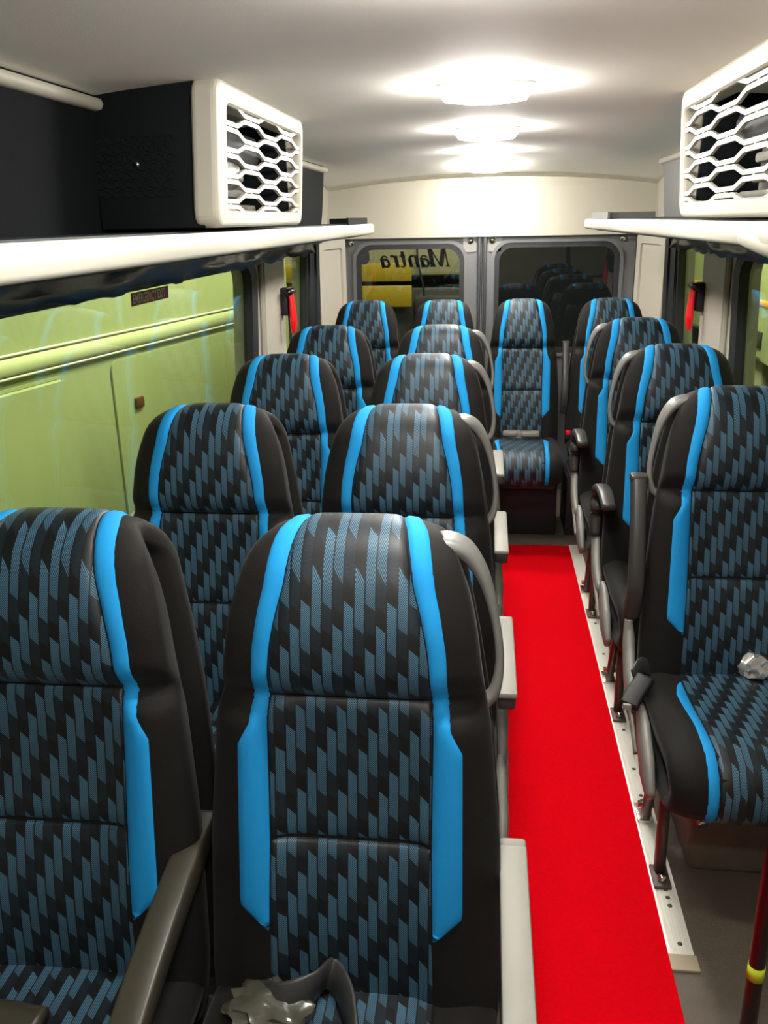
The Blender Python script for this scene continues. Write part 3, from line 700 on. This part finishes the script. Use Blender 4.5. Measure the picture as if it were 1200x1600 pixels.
    if belt == 'lap':       # buckle lying across the cushion
        b1 = link('seat_belt', M('beltlap', lambda: tube('seat_belt', [(-0.15, -0.005, 0.475), (-0.09, -0.03, 0.487), (0.0, -0.045, 0.487), (0.08, -0.04, 0.487)], 0.003, 0.024, up=(0, 0.55, 0.8), seg=8, ee=4)), 'belt', root)
        link('buckle', M('bucklap', lambda: rbox('buckle', (0.0, -0.075, 0.482), (0.10, -0.025, 0.505), 0.006)), 'belt_grey', b1)
        link('buckle', M('bucklap2', lambda: rbox('buckle', (-0.10, -0.06, 0.482), (-0.02, -0.02, 0.505), 0.006)), 'belt_grey', b1)
    if belt == 'front':     # rolled belt in clear wrap at the back of the cushion
        b1 = link('seat_belt', M('beltf', lambda: tube('seat_belt', [(-0.13, -0.06, 0.48), (-0.09, -0.085, 0.503), (-0.05, -0.07, 0.512), (-0.03, -0.03, 0.50), (0.0, -0.07, 0.50), (0.02, -0.14, 0.492)], [0.004]*6, [0.022, 0.026, 0.026, 0.024, 0.024, 0.022], up=(0.2, 0.3, 0.9), seg=8, ee=4)), 'belt', root)
        link('wrapped_buckle', M('wrapf', lambda: crumple('wrapped_buckle', (-0.105, -0.085, 0.490), (0.060, 0.04, 0.022), 3)), 'wrap_dark', b1)
    if belt == 'dark':
        link('buckle', M('buckd', lambda: tube('buckle', [(-0.07, -0.13, 0.488), (-0.03, -0.135, 0.492), (0.022, -0.14, 0.492)], 0.020, 0.013, seg=12, ee=4)), 'warm_lit_plastic', root)
    if belt == 'side':
        b1 = link('seat_belt', M('belts', lambda: tube('seat_belt', [(-0.175, -0.02, 0.47), (-0.205, -0.045, 0.492), (-0.228, -0.085, 0.485)], 0.004, 0.020, up=(0.3, 0.8, 0.5), seg=8, ee=4)), 'belt', root)
        k = link('buckle', M('bucks', lambda: tube('buckle', [(-0.205, -0.095, 0.487), (-0.232, -0.135, 0.470), (-0.250, -0.165, 0.455)], 0.021, 0.011, seg=12, ee=5, up=(0.2, 0.2, 1))), 'black', b1)
        link('buckle_tab', M('buckt', lambda: rbox('buckle_tab', (-0.264, -0.176, 0.449), (-0.246, -0.165, 0.463), 0.002)), 'arm_top', k)
        link('wrapped_buckle', M('wraps', lambda: crumple('wrapped_buckle', (0.055, -0.035, 0.495), (0.035, 0.028, 0.030), 5)), 'wrap', b1)
    if belt == 'redbuckle':
        k = link('buckle', M('buckr', lambda: rbox('buckle', (-0.215, -0.03, 0.46), (-0.185, 0.0, 0.50), 0.005)), 'black', root)
        link('buckle_button', M('buckrb', lambda: rbox('buckle_button', (-0.212, -0.034, 0.483), (-0.188, -0.010, 0.506), 0.004)), 'red_plastic', k)
    tag(root, label, 'seat', group)
    return root
def crumple(name, c, r, seed):
    rnd = random.Random(seed); bm = bmesh.new(); bmesh.ops.create_icosphere(bm, subdivisions=3, radius=1)
    for v in bm.verts:
        k = 1+0.42*(rnd.random()-.5); v.co = Vector((c[0]+v.co.x*r[0]*k, c[1]+v.co.y*r[1]*k, c[2]+v.co.z*r[2]*k))
    return bm_mesh(name, bm, smooth=True, angle=0.9)
XA, XW, XR = -0.172, -0.597, 0.582
GL = 'passenger seats with blue stripes'
LY = [0.954, 1.694, 2.434, 3.172]
make_seat(XA, LY[0], 'foremost aisle seat left of the red carpet, largest in view', GL, 1, 'flat', 1, 1, belt='front')
make_seat(XA, LY[1], 'second aisle seat from the front, left of the carpet', GL, 1, 'flat', 1, 1)
make_seat(XA, LY[2], 'third aisle seat from the front, left of the carpet', GL, 1, 'flat', 1, 1)
make_seat(XA, LY[3], 'fourth aisle seat from the front, left of the carpet, before the rear bench', GL, 1, 'flat', 1, 1)
make_seat(XW, LY[0], 'foremost window seat on the left with a dark armrest coloured as if warmly lit, cut by the frame', GL, 0, 'olive', 1, legs=(1,), belt='dark')
make_seat(XW, LY[1], 'second seat from the front along the left window', GL, legs=(1,))
make_seat(XW, LY[2], 'third seat from the front along the left window', GL, legs=(1,))
make_seat(XW, LY[3], 'fourth seat from the front along the left window, beside the pillar', GL, legs=(1,))
RY = [1.914, 2.624, 3.364]
make_seat(XR, RY[0], 'nearest right-hand single seat with its armrest folded up', GL, -1, 'up', -1, -1, belt='side', legs=(-1,))
make_seat(XR, RY[1], 'second single seat on the right with its curved armrest down', GL, -1, 'curved', -1, -1, legs=(-1,))
make_seat(XR, RY[2], 'third single seat on the right, in front of the rear row', GL, -1, 'curved', -1, -1, legs=(-1,))
YR = 4.236
make_seat(-0.597, YR, 'rear row seat in the left corner below the rear window', GL, sx=0.93, legs=())
make_seat(-0.213, YR, 'rear row seat second from the left below the lettered window', GL, sx=0.9, legs=())
make_seat(0.174, YR, 'rear row centre seat facing down the aisle with lap belt', GL, sx=0.88, belt='lap', legs=())
make_seat(0.590, YR, 'rear row seat in the right corner beside the folded armrest', GL, sx=0.93, arm='up', arm_side=-1, belt='redbuckle', legs=())

# ------------------------------------------------------------------ floor things
cp = link('carpet_runner', rbox('carpet_runner', (0.072, -0.4, 0.0), (0.408, 3.93, 0.009), 0.003), 'carpet_red')
tag(cp, 'bright red carpet runner laid along the aisle', 'carpet')
rail = empty('floor_rail', (0.44, 1.48, 0.0))
def rail_mesh():
    prof = [(0.4085, 0.0), (0.4085, 0.004)]
    for k in range(6): x = 0.413+k*0.0075; prof += [(x, 0.005), (x+0.0055, 0.005), (x+0.006, 0.0042), (x+0.007, 0.0042)]
    prof += [(0.462, 0.005), (0.463, 0.0)]
    n = len(prof); V = [(x-0.44, y-1.48, z) for y in (1.50, 3.95) for x, z in prof]
    return mesh('rail_strip', V, [(i, i+1, n+i+1, n+i) for i in range(n-1)]+[tuple(range(n)), tuple(range(n, 2*n))])
link('rail_strip', rail_mesh(), 'aluminium', rail)
link('end_cap', rbox('end_cap', (0.405-0.44, -0.022, 0.0), (0.466-0.44, 0.02, 0.0075), 0.002), 'tan_cap', rail)
for k, yy in enumerate((1.53, 1.64, 1.665, 1.69, 2.16, 2.02, 2.04, 2.36, 2.75, 2.85, 3.1, 3.5)):
    link('rail_screw', cyl('rail_screw', (0.438-0.44, yy-1.48, 0.0045), (0.438-0.44, yy-1.48, 0.0056), 0.0055, 10), 'brown_metal', rail)
tag(rail, 'ribbed aluminium seat rail on the floor beside the red carpet', 'rail')
bx = empty('wheel_arch_cover', (0.7, 1.76, 0))
link('cover_box', rbox('cover_box', (-0.20, 0.0, 0.0), (0.17, 0.62, 0.215), 0.02, 3), 'vinyl', bx)
link('cover_bolt', cyl('cover_bolt', (-0.18, -0.008, 0.145), (-0.18, 0.004, 0.145), 0.011), 'chrome', bx)
tag(bx, 'dark vinyl wheel arch box under the nearest right seat', 'cover')
hp = empty('grab_pole', (0.512, 1.30, 0))
link('pole', tube('pole', [(0, 0, 0.0), (0, 0, 0.5), (0.0, 0, 0.86), (0.03, 0, 0.93), (0.12, 0, 0.95), (0.355, 0, 0.95)], 0.0145, seg=14), 'dark_red', hp)
link('pole_flange', cyl('pole_flange', (0, 0, 0), (0, 0, 0.008), 0.035, 20), 'dark_red', hp)
link('tape_band', cyl('tape_band', (0, 0, 0.165), (0, 0, 0.195), 0.0155, 16), 'lime', hp)
tag(hp, 'dark red grab pole with a yellow-green tape band at lower right', 'pole')

# ------------------------------------------------------------------ wall things
def hammer(s, y, label):
    xw = s*(wallx(1, 1.2, -0.022))
    r = empty('emergency_hammer', (xw, y, 1.08))
    def bx_(name, lo, hi, mat, bev): return link(name, rbox(name, (min(-s*lo[0], -s*hi[0]), lo[1], lo[2]), (max(-s*lo[0], -s*hi[0]), hi[1], hi[2]), bev), mat, r)
    bx_('holder', (0.0, -0.03, 0.055), (0.035, 0.03, 0.165), 'black', 0.008)
    link('hammer_head', cyl('hammer_head', (-s*0.045, -0.06, 0.150), (-s*0.045, 0.03, 0.150), 0.014), 'dark_red', r)
    link('hammer_grip', tube('hammer_grip', [(-s*0.045, -0.01, 0.15), (-s*0.05, -0.012, 0.09), (-s*0.052, -0.012, 0.03), (-s*0.05, -0.012, -0.015)], [0.010, 0.013, 0.015, 0.009], [0.018, 0.022, 0.024, 0.016], seg=12, up=(0, 1, 0)), 'red_plastic', r)
    tag(r, label, 'hammer')
hammer(-1, 3.57, 'red emergency hammer in black holder on the left pillar')
hammer(1, 3.60, 'red emergency hammer in black holder on the right pillar')
def text_mesh(name, txt, size, mp):
    cu = bpy.data.curves.new(name, 'FONT'); cu.body = txt; cu.size = size; cu.offset = 0.0006
    o = bpy.data.objects.new(name, cu); C.objects.link(o)
    me = bpy.data.meshes.new_from_object(o); bpy.data.objects.remove(o)
    for v in me.vertices: v.co = mp(v.co.x, v.co.y)
    me.update(); return me
st_ = empty('exit_sticker', (wallx(-1, 1.33, 0.006), 2.085, 1.322))
S0 = Vector(st_.location)
link('sticker_sheet', slab('sticker_sheet', [(2.085, 1.310), (2.345, 1.310), (2.345, 1.342), (2.085, 1.342)], 0.0065, 0.0075, lambda u, v, d: Vector((wallx(-1, v, d), u, v))-S0), 'sticker_red', st_)
link('sticker_lettering', text_mesh('sticker_lettering', 'EMERGENCY EXIT', 0.0325, lambda u, v: Vector((wallx(-1, 1.315+v, 0.0055), 2.093+u*0.86, 1.3155+v))-S0), 'sticker_cream', st_)
tag(st_, 'red EMERGENCY EXIT sticker at the top of the left window', 'sticker')

# ------------------------------------------------------------------ outside
structure(link('ground', rbox('ground', (-9, -6, -0.72), (9, 14, -0.70), 0), 'asphalt'), 'dark yard ground outside the van', 'ground')
PHI = math.radians(11)
def outside_left():
    r = empty('parked_bus', (-1.75, 3.0, -0.7)); r.rotation_euler.z = -PHI
    # local: y along the body, +x towards us is 0 plane
    link('bus_body', rbox('bus_body', (-1.9, -4.0, 0.25), (0.0, 2.6, 3.0), 0.05, 3), 'green_body', r)
    link('rub_rail', tube('rub_rail', [(0.0, -4.0, 1.715), (0.0, 2.58, 1.715)], 0.02, 0.035, sm=1, seg=10, ee=3), 'green_light', r)
    link('rail_bead', tube('rail_bead', [(0.012, -4.0, 1.755), (0.012, 2.58, 1.755)], 0.006, sm=1, seg=8), 'white_trim', r)
    link('rail_bead', tube('rail_bead', [(0.012, -4.0, 1.672), (0.012, 2.58, 1.672)], 0.005, sm=1, seg=8), 'white_trim', r)
    link('body_panel', slab('body_panel', rrect(0.62, 2.4, 0.4, 1.64, 0.05), 0.0, 0.008, lambda u, v, d: (d, u, v), 0.003), 'green_body', r)
    link('side_door', slab('side_door', [(-3.2, 0.35), (0.40, 0.35), (0.33, 0.9), (0.28, 1.64), (-3.2, 1.64)], 0.0, 0.035, lambda u, v, d: (d, u, v), 0.02, 3), 'green_body', r)
    for (yy, zz, w_, h_) in ((0.82, 1.425, 0.055, 0.05), (0.82, 1.135, 0.05, 0.05), (0.80, 0.965, 0.075, 0.10)):
        link('marker_light', rbox('marker_light', (0.0, yy-w_, zz-h_/2), (0.02, yy+w_*0.2, zz+h_/2), 0.006), 'brown_lens', r)
    tag(r, 'pale green bus parked close beside the left windows', 'bus')
outside_left()
def outside_right():
    r = empty('parked_bus', (1.5, 5.2, -0.7))
    link('bus_body', rbox('bus_body', (0.0, -3.2, 1.40), (2.2, 3.2, 3.1), 0.04, 3), 'green_paint', r)
    link('underbody', rbox('underbody', (0.25, -3.0, 0.2), (2.0, 3.0, 1.42), 0.03), 'black', r)
    link('support_post', rbox('support_post', (0.05, -0.1, 0.02), (0.2, 0.25, 1.41), 0.02), 'olive_paint', r)
    link('orange_stripe', rbox('orange_stripe', (-0.006, -3.1, 1.71), (0.0, 3.1, 1.738), 0.002), 'orange', r)
    for (yy, zz, h_) in ((0.0, 1.92, 0.12), (0.06, 1.64, 0.09), (-0.15, 1.53, 0.09)):
        link('vent', rbox('vent', (-0.01, yy-0.055, zz-h_/2), (0.01, yy+0.055, zz+h_/2), 0.004), 'dark_plastic', r)
    for yy in (-0.35, 0.3, 1.0): link('panel_joint', rbox('panel_joint', (-0.003, yy-0.12, 1.42), (0.0, yy+0.12, 3.0), 0.001), 'green_light', r)
    tag(r, 'pale green vehicle with an orange stripe outside the right windows', 'bus')
outside_right()
def outside_rear():
    r = empty('parked_truck', (-0.6, 6.6, -0.7))
    link('truck_body', rbox('truck_body', (-1.6, 0.0, 1.80), (0.52, 2.2, 2.5), 0.03), 'olive_paint', r)
    link('lower_body', rbox('lower_body', (-1.6, 0.05, 0.3), (0.52, 2.2, 1.72), 0.03), 'dark_plastic', r)
    link('bumper', rbox('bumper', (0.06, -0.05, 1.53), (0.54, 0.04, 1.66), 0.02), 'dark_plastic', r)
    link('yellow_panel', rbox('yellow_panel', (-1.2, -0.02, 1.765), (0.04, 0.0, 1.895), 0.005), 'yellow_paint', r)
    link('yellow_panel', rbox('yellow_panel', (-1.2, -0.02, 1.58), (0.04, 0.0, 1.735), 0.005), 'yellow_paint', r)
    link('cable', tube('cable', [(0.10, -0.02, 2.3), (0.085, -0.03, 1.95), (0.13, -0.03, 1.7), (0.16, -0.02, 1.3)], 0.007, seg=8), 'black', r)
    tag(r, 'olive truck with yellow panels behind the left rear window', 'truck')
outside_rear()
